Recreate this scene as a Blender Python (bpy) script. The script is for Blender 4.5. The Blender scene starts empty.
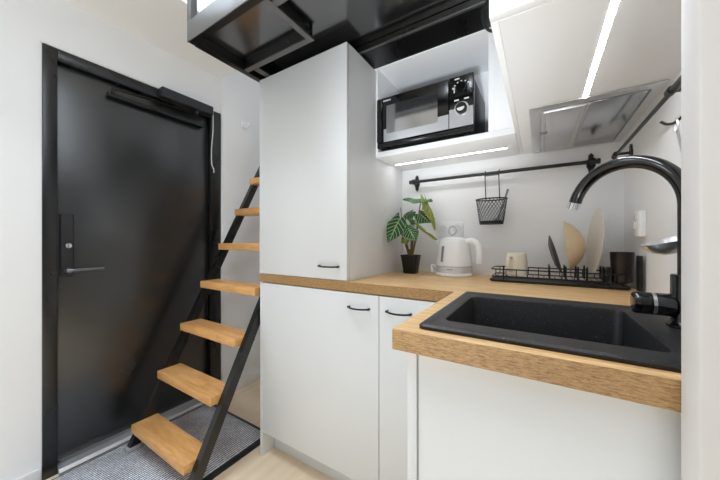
import bpy, bmesh, math, random
from mathutils import Vector, Matrix
random.seed(7)
scene = bpy.context.scene
COL = scene.collection
PI = math.pi

# ------------------------------------------------------------------ helpers
def lin(c):
    c = c / 255.0
    return c / 12.92 if c <= 0.04045 else ((c + 0.055) / 1.055) ** 2.4
def rgb(r, g, b): return (lin(r), lin(g), lin(b), 1.0)

def new_mat(name):
    m = bpy.data.materials.new(name); m.use_nodes = True
    nt = m.node_tree
    return m, nt, nt.nodes['Principled BSDF']

def plain(name, col, rough=0.5, metal=0.0, ior=1.45, coat=0.0, var=0.04, nscale=6.0, bump=0.0, bscale=200.0, trans=0.0):
    """one colour with faint procedural variation in tone and roughness"""
    m, nt, p = new_mat(name)
    N, L = nt.nodes, nt.links
    tc = N.new('ShaderNodeTexCoord'); nz = N.new('ShaderNodeTexNoise')
    nz.inputs['Scale'].default_value = nscale; nz.inputs['Detail'].default_value = 4
    L.new(tc.outputs['Object'], nz.inputs['Vector'])
    mx = N.new('ShaderNodeMix'); mx.data_type = 'RGBA'
    mx.inputs['A'].default_value = tuple(x * (1 - var) for x in col[:3]) + (1,)
    mx.inputs['B'].default_value = tuple(min(1, x * (1 + var)) for x in col[:3]) + (1,)
    L.new(nz.outputs['Fac'], mx.inputs['Factor']); L.new(mx.outputs['Result'], p.inputs['Base Color'])
    mr = N.new('ShaderNodeMapRange')
    mr.inputs['To Min'].default_value = max(0.02, rough * 0.88); mr.inputs['To Max'].default_value = min(1, rough * 1.12)
    L.new(nz.outputs['Fac'], mr.inputs['Value']); L.new(mr.outputs['Result'], p.inputs['Roughness'])
    p.inputs['Metallic'].default_value = metal; p.inputs['IOR'].default_value = ior
    p.inputs['Coat Weight'].default_value = coat; p.inputs['Transmission Weight'].default_value = trans
    if bump > 0:
        n2 = N.new('ShaderNodeTexNoise'); n2.inputs['Scale'].default_value = bscale
        L.new(tc.outputs['Object'], n2.inputs['Vector'])
        b = N.new('ShaderNodeBump'); b.inputs['Strength'].default_value = bump; b.inputs['Distance'].default_value = 0.002
        L.new(n2.outputs['Fac'], b.inputs['Height']); L.new(b.outputs['Normal'], p.inputs['Normal'])
    return m

def wood(name, c1, c2, c3, stretch=(1.5, 22, 22), stave=None, rough=0.45, streak=0.35):
    """wood with the grain along X; stave = (length, width) gives glued staves"""
    m, nt, p = new_mat(name); N, L = nt.nodes, nt.links
    tc = N.new('ShaderNodeTexCoord'); mp = N.new('ShaderNodeMapping'); mp.inputs['Scale'].default_value = stretch
    L.new(tc.outputs['Object'], mp.inputs['Vector'])
    n1 = N.new('ShaderNodeTexNoise'); n1.inputs['Scale'].default_value = 2.2; n1.inputs['Detail'].default_value = 6; n1.inputs['Distortion'].default_value = 0.6
    L.new(mp.outputs['Vector'], n1.inputs['Vector'])
    cr = N.new('ShaderNodeValToRGB'); e = cr.color_ramp.elements
    e[0].position, e[0].color = 0.3, c1; e[1].position, e[1].color = 0.72, c3
    x = cr.color_ramp.elements.new(0.5); x.color = c2
    L.new(n1.outputs['Fac'], cr.inputs['Fac'])
    n2 = N.new('ShaderNodeTexNoise'); n2.inputs['Scale'].default_value = 9; n2.inputs['Detail'].default_value = 3
    L.new(mp.outputs['Vector'], n2.inputs['Vector'])
    r2 = N.new('ShaderNodeMapRange'); r2.inputs['From Min'].default_value = 0.35; r2.inputs['From Max'].default_value = 0.65
    r2.inputs['To Min'].default_value = 1 - streak; r2.inputs['To Max'].default_value = 1.05
    L.new(n2.outputs['Fac'], r2.inputs['Value'])
    mul = N.new('ShaderNodeMix'); mul.data_type = 'RGBA'; mul.blend_type = 'MULTIPLY'; mul.inputs['Factor'].default_value = 1
    L.new(cr.outputs['Color'], mul.inputs['A']); L.new(r2.outputs['Result'], mul.inputs['B'])
    out = mul.outputs['Result']
    if stave:
        br = N.new('ShaderNodeTexBrick'); br.inputs['Scale'].default_value = 1
        br.inputs['Brick Width'].default_value = stave[0]; br.inputs['Row Height'].default_value = stave[1]
        br.inputs['Mortar Size'].default_value = 0.0004; br.inputs['Color1'].default_value = (0.86, .83, .8, 1); br.inputs['Color2'].default_value = (1.04, 1.04, 1.04, 1)
        br.inputs['Mortar'].default_value = (.8, .75, .7, 1)
        L.new(tc.outputs['Object'], br.inputs['Vector'])
        m2 = N.new('ShaderNodeMix'); m2.data_type = 'RGBA'; m2.blend_type = 'MULTIPLY'; m2.inputs['Factor'].default_value = 1
        L.new(out, m2.inputs['A']); L.new(br.outputs['Color'], m2.inputs['B']); out = m2.outputs['Result']
    L.new(out, p.inputs['Base Color']); p.inputs['Roughness'].default_value = rough
    b = N.new('ShaderNodeBump'); b.inputs['Strength'].default_value = 0.15; b.inputs['Distance'].default_value = 0.001
    L.new(n2.outputs['Fac'], b.inputs['Height']); L.new(b.outputs['Normal'], p.inputs['Normal'])
    return m

def emit(name, col, s):
    m, nt, p = new_mat(name)
    p.inputs['Base Color'].default_value = col; p.inputs['Emission Color'].default_value = col
    p.inputs['Emission Strength'].default_value = s
    return m

def root_of(o):
    v = Vector((0, 0, 0))
    while o is not None:
        v += o.location; o = o.parent
    return v

class MB:
    """collects shapes in world coordinates and links them as ONE mesh object"""
    def __init__(s): s.bm = bmesh.new(); s.uv = None
    def box(s, x0, x1, y0, y1, z0, z1, bev=0.0, seg=2):
        vs = [s.bm.verts.new((x, y, z)) for z in (z0, z1) for y in (y0, y1) for x in (x0, x1)]
        fs = [s.bm.faces.new([vs[i] for i in q]) for q in ((0, 2, 3, 1), (4, 5, 7, 6), (0, 1, 5, 4), (2, 6, 7, 3), (0, 4, 6, 2), (1, 3, 7, 5))]
        if bev > 0:
            ed = {e for f in fs for e in f.edges}
            bmesh.ops.bevel(s.bm, geom=list(ed), offset=bev, segments=seg, affect='EDGES', profile=0.5)
        return s
    def prism(s, pts, vec):
        """closed outline (list of 3-D points) swept along vec"""
        v = Vector(vec); a = [s.bm.verts.new(p) for p in pts]; b = [s.bm.verts.new(Vector(p) + v) for p in pts]
        n = len(pts)
        s.bm.faces.new(a[::-1]); s.bm.faces.new(b)
        for i in range(n): s.bm.faces.new((a[i], a[(i + 1) % n], b[(i + 1) % n], b[i]))
        return s
    def loops(s, loops, cap0=True, cap1=True):
        L = [[s.bm.verts.new(p) for p in lp] for lp in loops]; n = len(L[0])
        for a, b in zip(L, L[1:]):
            for i in range(n): s.bm.faces.new((a[i], a[(i + 1) % n], b[(i + 1) % n], b[i]))
        if cap0: s.bm.faces.new(L[0][::-1])
        if cap1: s.bm.faces.new(L[-1])
        return s
    def tube(s, pts, r, seg=10, closed=False, radii=None, flat=None):
        pts = [Vector(p) for p in pts]; n = len(pts); rings = []
        up = None
        for i, p in enumerate(pts):
            if closed: t = pts[(i + 1) % n] - pts[i - 1]
            else: t = pts[min(i + 1, n - 1)] - pts[max(i - 1, 0)]
            t.normalize()
            if up is None:
                up = Vector((0, 0, 1)) if abs(t.z) < 0.9 else Vector((1, 0, 0))
            u = (up - t * up.dot(t)).normalized(); w = t.cross(u); up = u
            rr = radii[i] if radii else r
            k = flat or 1.0
            rings.append([s.bm.verts.new(p + u * rr * k * math.cos(2 * PI * j / seg) + w * rr * math.sin(2 * PI * j / seg)) for j in range(seg)])
        m = n if closed else n - 1
        for i in range(m):
            a, b = rings[i], rings[(i + 1) % n]
            for j in range(seg): s.bm.faces.new((a[j], a[(j + 1) % seg], b[(j + 1) % seg], b[j]))
        if not closed:
            s.bm.faces.new(rings[0][::-1]); s.bm.faces.new(rings[-1])
        return s
    def lathe(s, prof, c, axis=(0, 0, 1), seg=40, cap0=True, cap1=True, sx=1.0):
        """prof = [(radius, height)]"""
        ax = Vector(axis).normalized(); q = Vector((0, 0, 1)).rotation_difference(ax).to_matrix(); c = Vector(c)
        lp = [[c + q @ Vector((r * math.cos(2 * PI * j / seg) * sx, r * math.sin(2 * PI * j / seg), h)) for j in range(seg)] for r, h in prof]
        return s.loops(lp, cap0, cap1)
    def xform(s, M):
        bmesh.ops.transform(s.bm, matrix=M, verts=s.bm.verts); return s
    def build(s, name, mat, parent=None, ang=0.6, normals=True, loc=None):
        if normals: bmesh.ops.recalc_face_normals(s.bm, faces=s.bm.faces)
        org = root_of(parent) if parent is not None else Vector(loc or (0, 0, 0))
        bmesh.ops.translate(s.bm, vec=-org, verts=s.bm.verts)
        for f in s.bm.faces: f.smooth = True
        for e in s.bm.edges:
            if len(e.link_faces) == 2 and e.calc_face_angle(0) > ang: e.smooth = False
        me = bpy.data.meshes.new(name); s.bm.to_mesh(me); s.bm.free()
        o = bpy.data.objects.new(name, me); COL.objects.link(o); me.materials.append(mat)
        if parent is not None: o.parent = parent
        elif loc: o.location = loc
        return o

def tag(o, label=None, cat=None, group=None, kind=None):
    if label: o['label'] = label
    if cat: o['category'] = cat
    if group: o['group'] = group
    if kind: o['kind'] = kind
    return o
def thing(name, label, cat, loc, group=None):
    o = bpy.data.objects.new(name, None); COL.objects.link(o); o.location = loc
    o.empty_display_size = 0.05
    return tag(o, label, cat, group)
def struct(name, b, m, parent=None):
    o = b.build(name, m, parent)
    if parent is None: o['kind'] = 'structure'
    return o
def rrect(x0, x1, y0, y1, r, z, n=5):
    out = []
    for cx, cy, a0 in ((x1 - r, y1 - r, 0), (x0 + r, y1 - r, 90), (x0 + r, y0 + r, 180), (x1 - r, y0 + r, 270)):
        for k in range(n + 1):
            a = math.radians(a0 + 90 * k / n); out.append((cx + r * math.cos(a), cy + r * math.sin(a), z))
    return out
def bez(p, n=16):
    """Catmull-Rom through the points"""
    p = [Vector(q) for q in p]; p = [p[0] * 2 - p[1]] + p + [p[-1] * 2 - p[-2]]; out = []
    for i in range(1, len(p) - 2):
        for k in range(n):
            t = k / n; a, b, c, d = p[i - 1:i + 3]
            out.append(0.5 * ((2 * b) + (c - a) * t + (2 * a - 5 * b + 4 * c - d) * t * t + (3 * b - a - 3 * c + d) * t ** 3))
    out.append(p[-2]); return out

# ------------------------------------------------------------------ materials
M_wall = plain('wall_paint', rgb(244, 244, 244), 0.75, var=0.012, nscale=2.5, bump=0.06, bscale=350)
M_part = plain('wall_paint_shaded', rgb(216, 212, 209), 0.75, var=0.012, nscale=2.5, bump=0.06, bscale=350)  # darkened copy of the wall paint, shade put into the colour
M_ceil = plain('ceiling_paint', rgb(244, 243, 241), 0.8, var=0.012, nscale=2)
M_roomwall = plain('room_wall_grey', rgb(150, 152, 155), 0.8, var=0.02)
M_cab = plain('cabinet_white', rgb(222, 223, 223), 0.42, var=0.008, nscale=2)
M_over = plain('cabinet_white_lit', rgb(243, 243, 244), 0.42, var=0.008, nscale=2)  # lighter copy of the cabinet white, light on undersides put into the colour
M_trim = plain('trim_white', rgb(234, 234, 232), 0.45, var=0.01)
M_oak = wood('worktop_oak', rgb(208, 162, 106), rgb(230, 188, 132), rgb(243, 208, 156), (2.5, 46, 46), None, 0.42, 0.22)
M_oakedge = wood('worktop_oak_shaded', rgb(132, 98, 58), rgb(174, 134, 84), rgb(198, 158, 106), (40, 210, 210), None, 0.5, 0.3)  # same oak on the side faces, finer grain, shade put into the colour
M_beech = wood('tread_beech', rgb(216, 158, 96), rgb(229, 173, 108), rgb(238, 188, 124), (3, 24, 24), (0.21, 0.037), 0.35, 0.08)
M_steel_black = plain('black_painted_steel', rgb(13, 12, 12), 0.28, ior=1.6, var=0.2, nscale=7)
M_frame = plain('loft_frame_steel', rgb(128, 128, 128), 0.38, metal=0.85, var=0.25, nscale=9)
M_closer = plain('dark_grey_steel', rgb(58, 58, 60), 0.3, metal=0.6, var=0.1)
M_darkmetal = plain('grey_lever_steel', rgb(120, 120, 123), 0.3, metal=0.8, var=0.05)
M_loftsheet = plain('loft_gloss_sheet', rgb(14, 14, 14), 0.17, ior=2.7, var=0.15, nscale=4)
M_black = plain('matt_black_metal', rgb(24, 24, 26), 0.4, ior=1.5, var=0.1)
M_blackgloss = plain('gloss_black', rgb(14, 14, 15), 0.12, ior=1.6, var=0.1)
M_plasticblk = plain('black_plastic', rgb(22, 22, 23), 0.35, var=0.1)
M_chrome = plain('chrome', rgb(225, 226, 228), 0.1, metal=1, var=0.02)
M_inox = plain('stainless', rgb(214, 215, 217), 0.30, metal=0.9, var=0.05, nscale=14)
M_alu = plain('aluminium', rgb(205, 205, 205), 0.4, metal=0.6, var=0.05)
M_white_plastic = plain('white_plastic', rgb(247, 247, 247), 0.25, var=0.01)
M_cream = plain('cream_ceramic', rgb(231, 221, 199), 0.3, var=0.03)
M_beige = plain('beige_ceramic', rgb(214, 192, 158), 0.35, var=0.04, nscale=20)
M_platecer = plain('pale_ceramic', rgb(226, 218, 204), 0.3, var=0.03)
M_charcoal = plain('charcoal_ceramic', rgb(48, 49, 53), 0.4, var=0.1)
M_brownblk = plain('brown_black_glaze', rgb(46, 38, 37), 0.25, var=0.2)
M_soil = plain('potting_soil', rgb(52, 36, 26), 0.9, var=0.4, nscale=60, bump=0.6, bscale=150)
M_stem = plain('stem_green_brown', rgb(126, 110, 62), 0.5, var=0.3, nscale=30)
M_stembase = plain('stem_base_brown', rgb(150, 84, 44), 0.6, var=0.3, nscale=40)
M_gasket = plain('silver_band', rgb(220, 222, 226), 0.25, metal=0.3, var=0.02)
M_gauge = plain('water_gauge', rgb(138, 141, 146), 0.2, var=0.1)
M_cable_w = plain('white_cable', rgb(225, 225, 222), 0.4)
M_mark = plain('printed_white', rgb(215, 215, 215), 0.5, var=0.02)
M_led = emit('led_strip', (0.92, 0.96, 1.0, 1), 80.0)
M_led2 = emit('led_strip_soft', (0.95, 0.975, 1.0, 1), 34.0)
M_clear = plain('clear_plastic', rgb(215, 218, 220), 0.2, var=0.02, trans=0.4)

# dark patchy steel of the door: worn satin paint
def door_mat():
    m, nt, p = new_mat('door_black_steel'); N, L = nt.nodes, nt.links
    tc = N.new('ShaderNodeTexCoord'); n1 = N.new('ShaderNodeTexNoise'); n1.inputs['Scale'].default_value = 3.5; n1.inputs['Detail'].default_value = 3
    L.new(tc.outputs['Object'], n1.inputs['Vector'])
    cr = N.new('ShaderNodeValToRGB'); cr.color_ramp.elements[0].color = rgb(10, 10, 10); cr.color_ramp.elements[1].color = rgb(17, 17, 17)
    cr.color_ramp.elements[0].position = .35; cr.color_ramp.elements[1].position = .7
    L.new(n1.outputs['Fac'], cr.inputs['Fac']); L.new(cr.outputs['Color'], p.inputs['Base Color'])
    mr = N.new('ShaderNodeMapRange'); mr.inputs['To Min'].default_value = 0.25; mr.inputs['To Max'].default_value = 0.33
    L.new(n1.outputs['Fac'], mr.inputs['Value']); L.new(mr.outputs['Result'], p.inputs['Roughness'])
    p.inputs['IOR'].default_value = 1.88
    n2 = N.new('ShaderNodeTexNoise'); n2.inputs['Scale'].default_value = 60
    L.new(tc.outputs['Object'], n2.inputs['Vector'])
    b = N.new('ShaderNodeBump'); b.inputs['Strength'].default_value = 0.05; b.inputs['Distance'].default_value = 0.002
    L.new(n2.outputs['Fac'], b.inputs['Height']); L.new(b.outputs['Normal'], p.inputs['Normal'])
    return m
M_door = door_mat()

def floor_mat():
    m, nt, p = new_mat('floor_vinyl'); N, L = nt.nodes, nt.links
    tc = N.new('ShaderNodeTexCoord'); mp = N.new('ShaderNodeMapping'); mp.inputs['Scale'].default_value = (14, 1.2, 1)
    L.new(tc.outputs['Object'], mp.inputs['Vector'])
    n = N.new('ShaderNodeTexNoise'); n.inputs['Scale'].default_value = 2; n.inputs['Detail'].default_value = 5
    L.new(mp.outputs['Vector'], n.inputs['Vector'])
    cr = N.new('ShaderNodeValToRGB'); cr.color_ramp.elements[0].color = rgb(232, 210, 180); cr.color_ramp.elements[1].color = rgb(243, 223, 195)
    cr.color_ramp.elements[0].position = .3; cr.color_ramp.elements[1].position = .7
    L.new(n.outputs['Fac'], cr.inputs['Fac']); L.new(cr.outputs['Color'], p.inputs['Base Color']); p.inputs['Roughness'].default_value = 0.5
    return m
M_floor = floor_mat()

def mat_pile():
    m, nt, p = new_mat('doormat_pile'); N, L = nt.nodes, nt.links
    tc = N.new('ShaderNodeTexCoord'); w = N.new('ShaderNodeTexWave'); w.wave_type = 'BANDS'; w.bands_direction = 'X'
    w.inputs['Scale'].default_value = 24; w.inputs['Distortion'].default_value = 0.25; w.inputs['Detail'].default_value = 2
    L.new(tc.outputs['Object'], w.inputs['Vector'])
    n = N.new('ShaderNodeTexNoise'); n.inputs['Scale'].default_value = 130; n.inputs['Detail'].default_value = 3
    L.new(tc.outputs['Object'], n.inputs['Vector'])
    n2 = N.new('ShaderNodeTexNoise'); n2.inputs['Scale'].default_value = 7; n2.inputs['Detail'].default_value = 3
    L.new(tc.outputs['Object'], n2.inputs['Vector'])
    cr = N.new('ShaderNodeValToRGB'); e = cr.color_ramp.elements
    e[0].position, e[0].color = 0.12, rgb(96, 98, 105); e[1].position, e[1].color = 0.75, rgb(232, 234, 238)
    L.new(w.outputs['Fac'], cr.inputs['Fac'])
    m1 = N.new('ShaderNodeMix'); m1.data_type = 'RGBA'; m1.blend_type = 'MULTIPLY'; m1.inputs['Factor'].default_value = 1
    r1 = N.new('ShaderNodeMapRange'); r1.inputs['From Min'].default_value = .3; r1.inputs['From Max'].default_value = .7; r1.inputs['To Min'].default_value = .7; r1.inputs['To Max'].default_value = 1.25
    L.new(n.outputs['Fac'], r1.inputs['Value']); L.new(cr.outputs['Color'], m1.inputs['A']); L.new(r1.outputs['Result'], m1.inputs['B'])
    m2 = N.new('ShaderNodeMix'); m2.data_type = 'RGBA'; m2.blend_type = 'MULTIPLY'; m2.inputs['Factor'].default_value = 1
    r2 = N.new('ShaderNodeMapRange'); r2.inputs['From Min'].default_value = .35; r2.inputs['From Max'].default_value = .6; r2.inputs['To Min'].default_value = .85; r2.inputs['To Max'].default_value = 1.1
    L.new(n2.outputs['Fac'], r2.inputs['Value']); L.new(m1.outputs['Result'], m2.inputs['A']); L.new(r2.outputs['Result'], m2.inputs['B'])
    L.new(m2.outputs['Result'], p.inputs['Base Color']); p.inputs['Roughness'].default_value = 0.95
    b = N.new('ShaderNodeBump'); b.inputs['Strength'].default_value = 0.8; b.inputs['Distance'].default_value = 0.004
    L.new(w.outputs['Fac'], b.inputs['Height']); L.new(b.outputs['Normal'], p.inputs['Normal'])
    return m
M_pile = mat_pile()

def granite():
    m, nt, p = new_mat('black_granite_composite'); N, L = nt.nodes, nt.links
    tc = N.new('ShaderNodeTexCoord'); v = N.new('ShaderNodeTexNoise'); v.inputs['Scale'].default_value = 320; v.inputs['Detail'].default_value = 1
    L.new(tc.outputs['Object'], v.inputs['Vector'])
    cr = N.new('ShaderNodeValToRGB'); e = cr.color_ramp.elements
    e[0].position, e[0].color = 0.66, rgb(19, 19, 21); e[1].position, e[1].color = 0.76, rgb(96, 97, 100)
    L.new(v.outputs['Fac'], cr.inputs['Fac']); L.new(cr.outputs['Color'], p.inputs['Base Color']); p.inputs['Roughness'].default_value = 0.42
    b = N.new('ShaderNodeBump'); b.inputs['Strength'].default_value = 0.1; b.inputs['Distance'].default_value = 0.001
    L.new(v.outputs['Fac'], b.inputs['Height']); L.new(b.outputs['Normal'], p.inputs['Normal'])
    return m
M_granite = granite()

def leaf_mat(name, dark, vein, n=7.0, vw=0.2):
    m, nt, p = new_mat(name); N, L = nt.nodes, nt.links
    uv = N.new('ShaderNodeUVMap'); sp = N.new('ShaderNodeSeparateXYZ'); L.new(uv.outputs['UV'], sp.inputs['Vector'])
    def mth(op, a, b=None):
        x = N.new('ShaderNodeMath'); x.operation = op
        for i, q in enumerate((a, b)):
            if q is None: continue
            if isinstance(q, (int, float)): x.inputs[i].default_value = q
            else: L.new(q, x.inputs[i])
        return x.outputs[0]
    ax = mth('ABSOLUTE', mth('SUBTRACT', sp.outputs['X'], 0.5))
    mid = mth('LESS_THAN', ax, 0.035)
    edge = mth('GREATER_THAN', ax, 0.475)
    ph = mth('FRACT', mth('MULTIPLY', mth('SUBTRACT', sp.outputs['Y'], mth('MULTIPLY', ax, 0.55)), n))
    side = mth('LESS_THAN', ph, vw)
    f = mth('MAXIMUM', mth('MAXIMUM', mid, side), edge)
    mx = N.new('ShaderNodeMix'); mx.data_type = 'RGBA'; mx.inputs['A'].default_value = dark; mx.inputs['B'].default_value = vein
    L.new(f, mx.inputs['Factor']); L.new(mx.outputs['Result'], p.inputs['Base Color']); p.inputs['Roughness'].default_value = 0.38
    return m
M_leaf = leaf_mat('leaf_dark_veined', rgb(20, 66, 36), rgb(150, 190, 126))
M_leafy = leaf_mat('leaf_yellow_green', rgb(128, 136, 52), rgb(176, 182, 96), 6, .15)
M_leafg = leaf_mat('leaf_mid_green', rgb(64, 110, 66), rgb(120, 156, 100), 6, .15)

# ------------------------------------------------------------------ room shell
XL, YB, XR = -1.87, 1.485, 0.275
struct('floor', MB().box(-2.1, 2.3, -3.1, 1.8, -0.06, 0.0), M_floor)
struct('ceiling', MB().box(-1.409, 2.3, -3.1, 1.8, 2.70, 2.78), M_ceil)
struct('ceiling_entry', MB().box(XL, -1.41, -3.0, 1.166, 2.18, 2.78), M_ceil)
w = MB()
w.box(-2.05, XL, -3.1, 0.328, 0, 2.78); w.box(-2.05, XL, 1.166, 1.8, 0, 2.78); w.box(-2.05, XL, 0.328, 1.166, 1.939, 2.78)
struct('wall_left', w, M_wall)
struct('wall_corner', MB().box(XL, -1.845, 1.1675, 1.659, 0, 2.70, 0.002), M_wall)
struct('wall_back', MB().box(-1.18, 0.45, YB, 1.8, 0, 2.70), M_wall)
struct('wall_hall', MB().box(XL, -1.18, 1.66, 1.8, 0, 2.70), M_wall)
struct('wall_right', MB().box(XR, 0.45, 0.479, YB, 0, 2.70), M_wall)
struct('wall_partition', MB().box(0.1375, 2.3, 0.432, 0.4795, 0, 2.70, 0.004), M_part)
struct('wall_side', MB().box(2.2, 2.3, -3.0, 0.425, 0, 2.70), M_roomwall)
w = MB()
w.box(-1.87, -1.6, -3.1, -3.0, 0, 2.70); w.box(1.9, 2.2, -3.1, -3.0, 0, 2.70); w.box(-1.6, 1.9, -3.1, -3.0, 2.35, 2.70)
struct('wall_rear', w, M_roomwall)
f = MB()
for x0, x1 in ((-1.6, -1.54), (-.46, -.40), (.70, .76), (1.84, 1.9)): f.box(x0, x1, -3.09, -3.02, 0.0, 2.35)
for x0, x1 in ((-1.54, -.46), (-.40, .70), (.76, 1.84)): f.box(x0, x1, -3.09, -3.02, 0, .06); f.box(x0, x1, -3.09, -3.02, 2.29, 2.35)
struct('window_1', f, M_trim)
struct('baseboard_left', MB().box(XL, XL + 0.014, -3.0, 0.325, 0, 0.062, 0.003), M_trim)
b = MB(); b.box(-1.845, -1.829, 1.1675, 1.66, 0, 0.068, 0.003)
struct('baseboard_corner', b, M_trim)
struct('baseboard_hall', MB().box(-1.829, -1.181, 1.647, 1.66, 0, 0.072, 0.003), M_trim)

# ------------------------------------------------------------------ entrance door
door = bpy.data.objects.new('door_1', None); COL.objects.link(door); door.location = (XL, 0.75, 0)
door['kind'] = 'structure'
f = MB()
f.box(-1.95, -1.862, 0.3285, 0.376, 0.0, 1.9385, 0.003); f.box(-1.95, -1.862, 1.093, 1.1655, 0, 1.9385, 0.003)
f.box(-1.95, -1.862, 0.376, 1.093, 1.885, 1.9385, 0.003)
f.box(-1.95, -1.905, 0.376, 0.392, 0.03, 1.885); f.box(-1.95, -1.905, 1.077, 1.093, 0.03, 1.885)
f.build('door_frame', M_steel_black, door)
MB().box(-1.94, -1.887, 0.3785, 1.0905, 0.045, 1.8825, 0.002).build('door_leaf', M_door, door)
MB().prism([(-1.95, 0.3765, 0.0), (-1.838, 0.3765, 0.0), (-1.838, 0.3765, 0.012), (-1.85, 0.3765, 0.024), (-1.95, 0.3765, 0.03)], (0, 0.716, 0)).build('threshold', M_alu, door)
hp = MB(); hp.loops([[(-1.887 + d, y, z) for (y, z, _) in rrect(0.386 + i, 0.432 - i, 0.893 + i, 1.19 - i, 0.008, 0)] for d, i in ((0, 0), (0.012, 0), (0.016, 0.004))])
hp = hp.build('handle_plate', M_closer, door)
MB().lathe([(0.0135, 0), (0.0135, 0.012), (0.011, 0.016)], (-1.871, 0.411, 1.04), (1, 0, 0), 24).box(-1.856, -1.848, 0.408, 0.414, 1.028, 1.052, 0.002).build('thumb_turn', M_chrome, hp)
lv = MB(); lv.lathe([(0.012, 0), (0.012, 0.035)], (-1.871, 0.411, 0.925), (1, 0, 0), 20)
lv.tube(bez([(-1.842, 0.404, 0.925), (-1.836, 0.42, 0.925), (-1.836, 0.46, 0.926), (-1.838, 0.532, 0.926)], 6), 0.0085, 12)
tag(lv.build('lever_handle', M_darkmetal, hp), 'dark grey metal lever handle')
cl = MB(); cl.loops([[(x, y, z) for (y, z, _) in rrect(0.785 + i, 1.09 - i, 1.889 + i, 1.946 - i, 0.006, 0)] for x, i in ((-1.862, 0), (-1.825, 0), (-1.82, 0.005))])
cl = cl.build('door_closer', M_closer, door)
MB().box(-1.887, -1.862, 0.554, 1.046, 1.803, 1.825, 0.003).build('slide_rail', M_plasticblk, cl)
a = MB(); a.tube([(-1.838, 0.995, 1.889), (-1.838, 0.995, 1.868)], 0.009, 12)
a.tube([(-1.838, 0.995, 1.866), (-1.845, 0.575, 1.84)], 0.008, 8, flat=0.5); a.tube([(-1.848, 0.575, 1.845), (-1.858, 0.575, 1.82)], 0.008, 8)
a.build('closer_arm', M_steel_black, cl)
tr = MB().box(-1.87, -1.858, 0.322, 1.114, 1.9395, 1.949, 0.001)
struct('trim_1', tr, M_trim)
o = MB().tube(bez([(-1.858, 1.107, 1.936), (-1.855, 1.105, 1.80), (-1.855, 1.095, 1.68), (-1.855, 1.096, 1.58), (-1.856, 1.110, 1.545), (-1.857, 1.113, 1.52)], 10), 0.0035, 8).build('cable', M_cable_w)
tag(o, 'thin white cable hanging down the right edge of the black door frame', 'cable')
hk = thing('wall_hook', 'small white wall hook beside the top right of the black door', 'hook', (-1.845, 1.33, 1.90))
MB().box(-1.845, -1.839, 1.305, 1.362, 1.895, 1.945, 0.004).build('back_plate', M_white_plastic, hk)
MB().tube(bez([(-1.84, 1.334, 1.905), (-1.81, 1.332, 1.893), (-1.79, 1.331, 1.899), (-1.782, 1.331, 1.918)], 6), 0.009, 10).build('peg', M_white_plastic, hk)

# ------------------------------------------------------------------ entry mat
mt = thing('doormat', 'ribbed grey doormat with black rubber border in front of the black door', 'doormat', (-1.55, 0.67, 0))
mx0, mx1, my0, my1 = -1.832, -1.235, 0.2, 1.075
bd = MB(); bd.loops([rrect(mx0, mx1, my0, my1, 0.01, 0), rrect(mx0, mx1, my0, my1, 0.01, 0.005), rrect(mx0 + .003, mx1 - .003, my0 + .003, my1 - .003, 0.008, 0.007)])
bd.build('rubber_border', M_plasticblk, mt)
MB().box(mx0 + 0.014, mx1 - 0.028, my0 + 0.025, my1 - 0.022, 0.0065, 0.013, 0.003).build('pile', M_pile, mt)

# ------------------------------------------------------------------ ladder stair
lad = thing('ladder', 'steep loft ladder with black steel rails and light wooden treads', 'ladder', (-1.47, 0.6, 0))
k = 0.507
def yf(z): return 0.603 + (z - 0.15) * k            # front edge of the treads
for xa, xb in ((-1.752, -1.72), (-1.22, -1.188)):
    r = MB(); hw = 0.023
    pts = []
    for z in (0.030, 1.95):
        yc = yf(z) + 0.075; pts.append((yc, z))
    (y0, z0), (y1, z1) = pts
    r.prism([(xa, y0 - hw, z0), (xa, y0 + hw, z0), (xa, y1 + hw, z1), (xa, y1 - hw, z1)], (xb - xa, 0, 0))
    rl = r.build('rail', M_steel_black, lad)
    tag(MB().box(xa - 0.003, xb + 0.003, y0 - hw - 0.006, y0 + hw + 0.004, 0.0135, 0.036, 0.004).build('foot_cap', M_clear, rl), 'clear plastic foot cap')
for i in range(7):
    z = 0.150 + i * 0.2245
    t = MB().box(-1.7195, -1.2205, yf(z), yf(z) + 0.118, z - 0.040, z, 0.003)
    t.build('tread', M_beech, lad)

# ------------------------------------------------------------------ kitchen cabinets
def bow_handle(x0, x1, y, z, par):
    """flat black bow handle on a front facing -Y"""
    m = MB(); n = 14; pts = []
    for i in range(n + 1):
        t = i / n; pts.append((x0 + (x1 - x0) * t, y - 0.008 - 0.022 * math.sin(PI * t) ** 0.7, z))
    m.tube(pts, 0.0036, 8)
    for x in (x0, x1): m.tube([(x, y, z), (x, y - 0.012, z)], 0.0046, 8)
    return m.build('handle', M_black, par)

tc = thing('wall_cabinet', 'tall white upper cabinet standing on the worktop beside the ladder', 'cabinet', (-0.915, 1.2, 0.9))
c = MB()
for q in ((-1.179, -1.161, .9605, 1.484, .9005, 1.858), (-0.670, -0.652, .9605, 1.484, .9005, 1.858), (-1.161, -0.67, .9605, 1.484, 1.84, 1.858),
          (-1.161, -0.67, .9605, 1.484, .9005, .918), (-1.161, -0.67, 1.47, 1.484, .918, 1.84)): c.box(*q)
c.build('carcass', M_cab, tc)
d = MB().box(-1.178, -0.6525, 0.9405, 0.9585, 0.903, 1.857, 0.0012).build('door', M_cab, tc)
bow_handle(-0.790, -0.692, 0.9405, 0.957, d)

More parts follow.
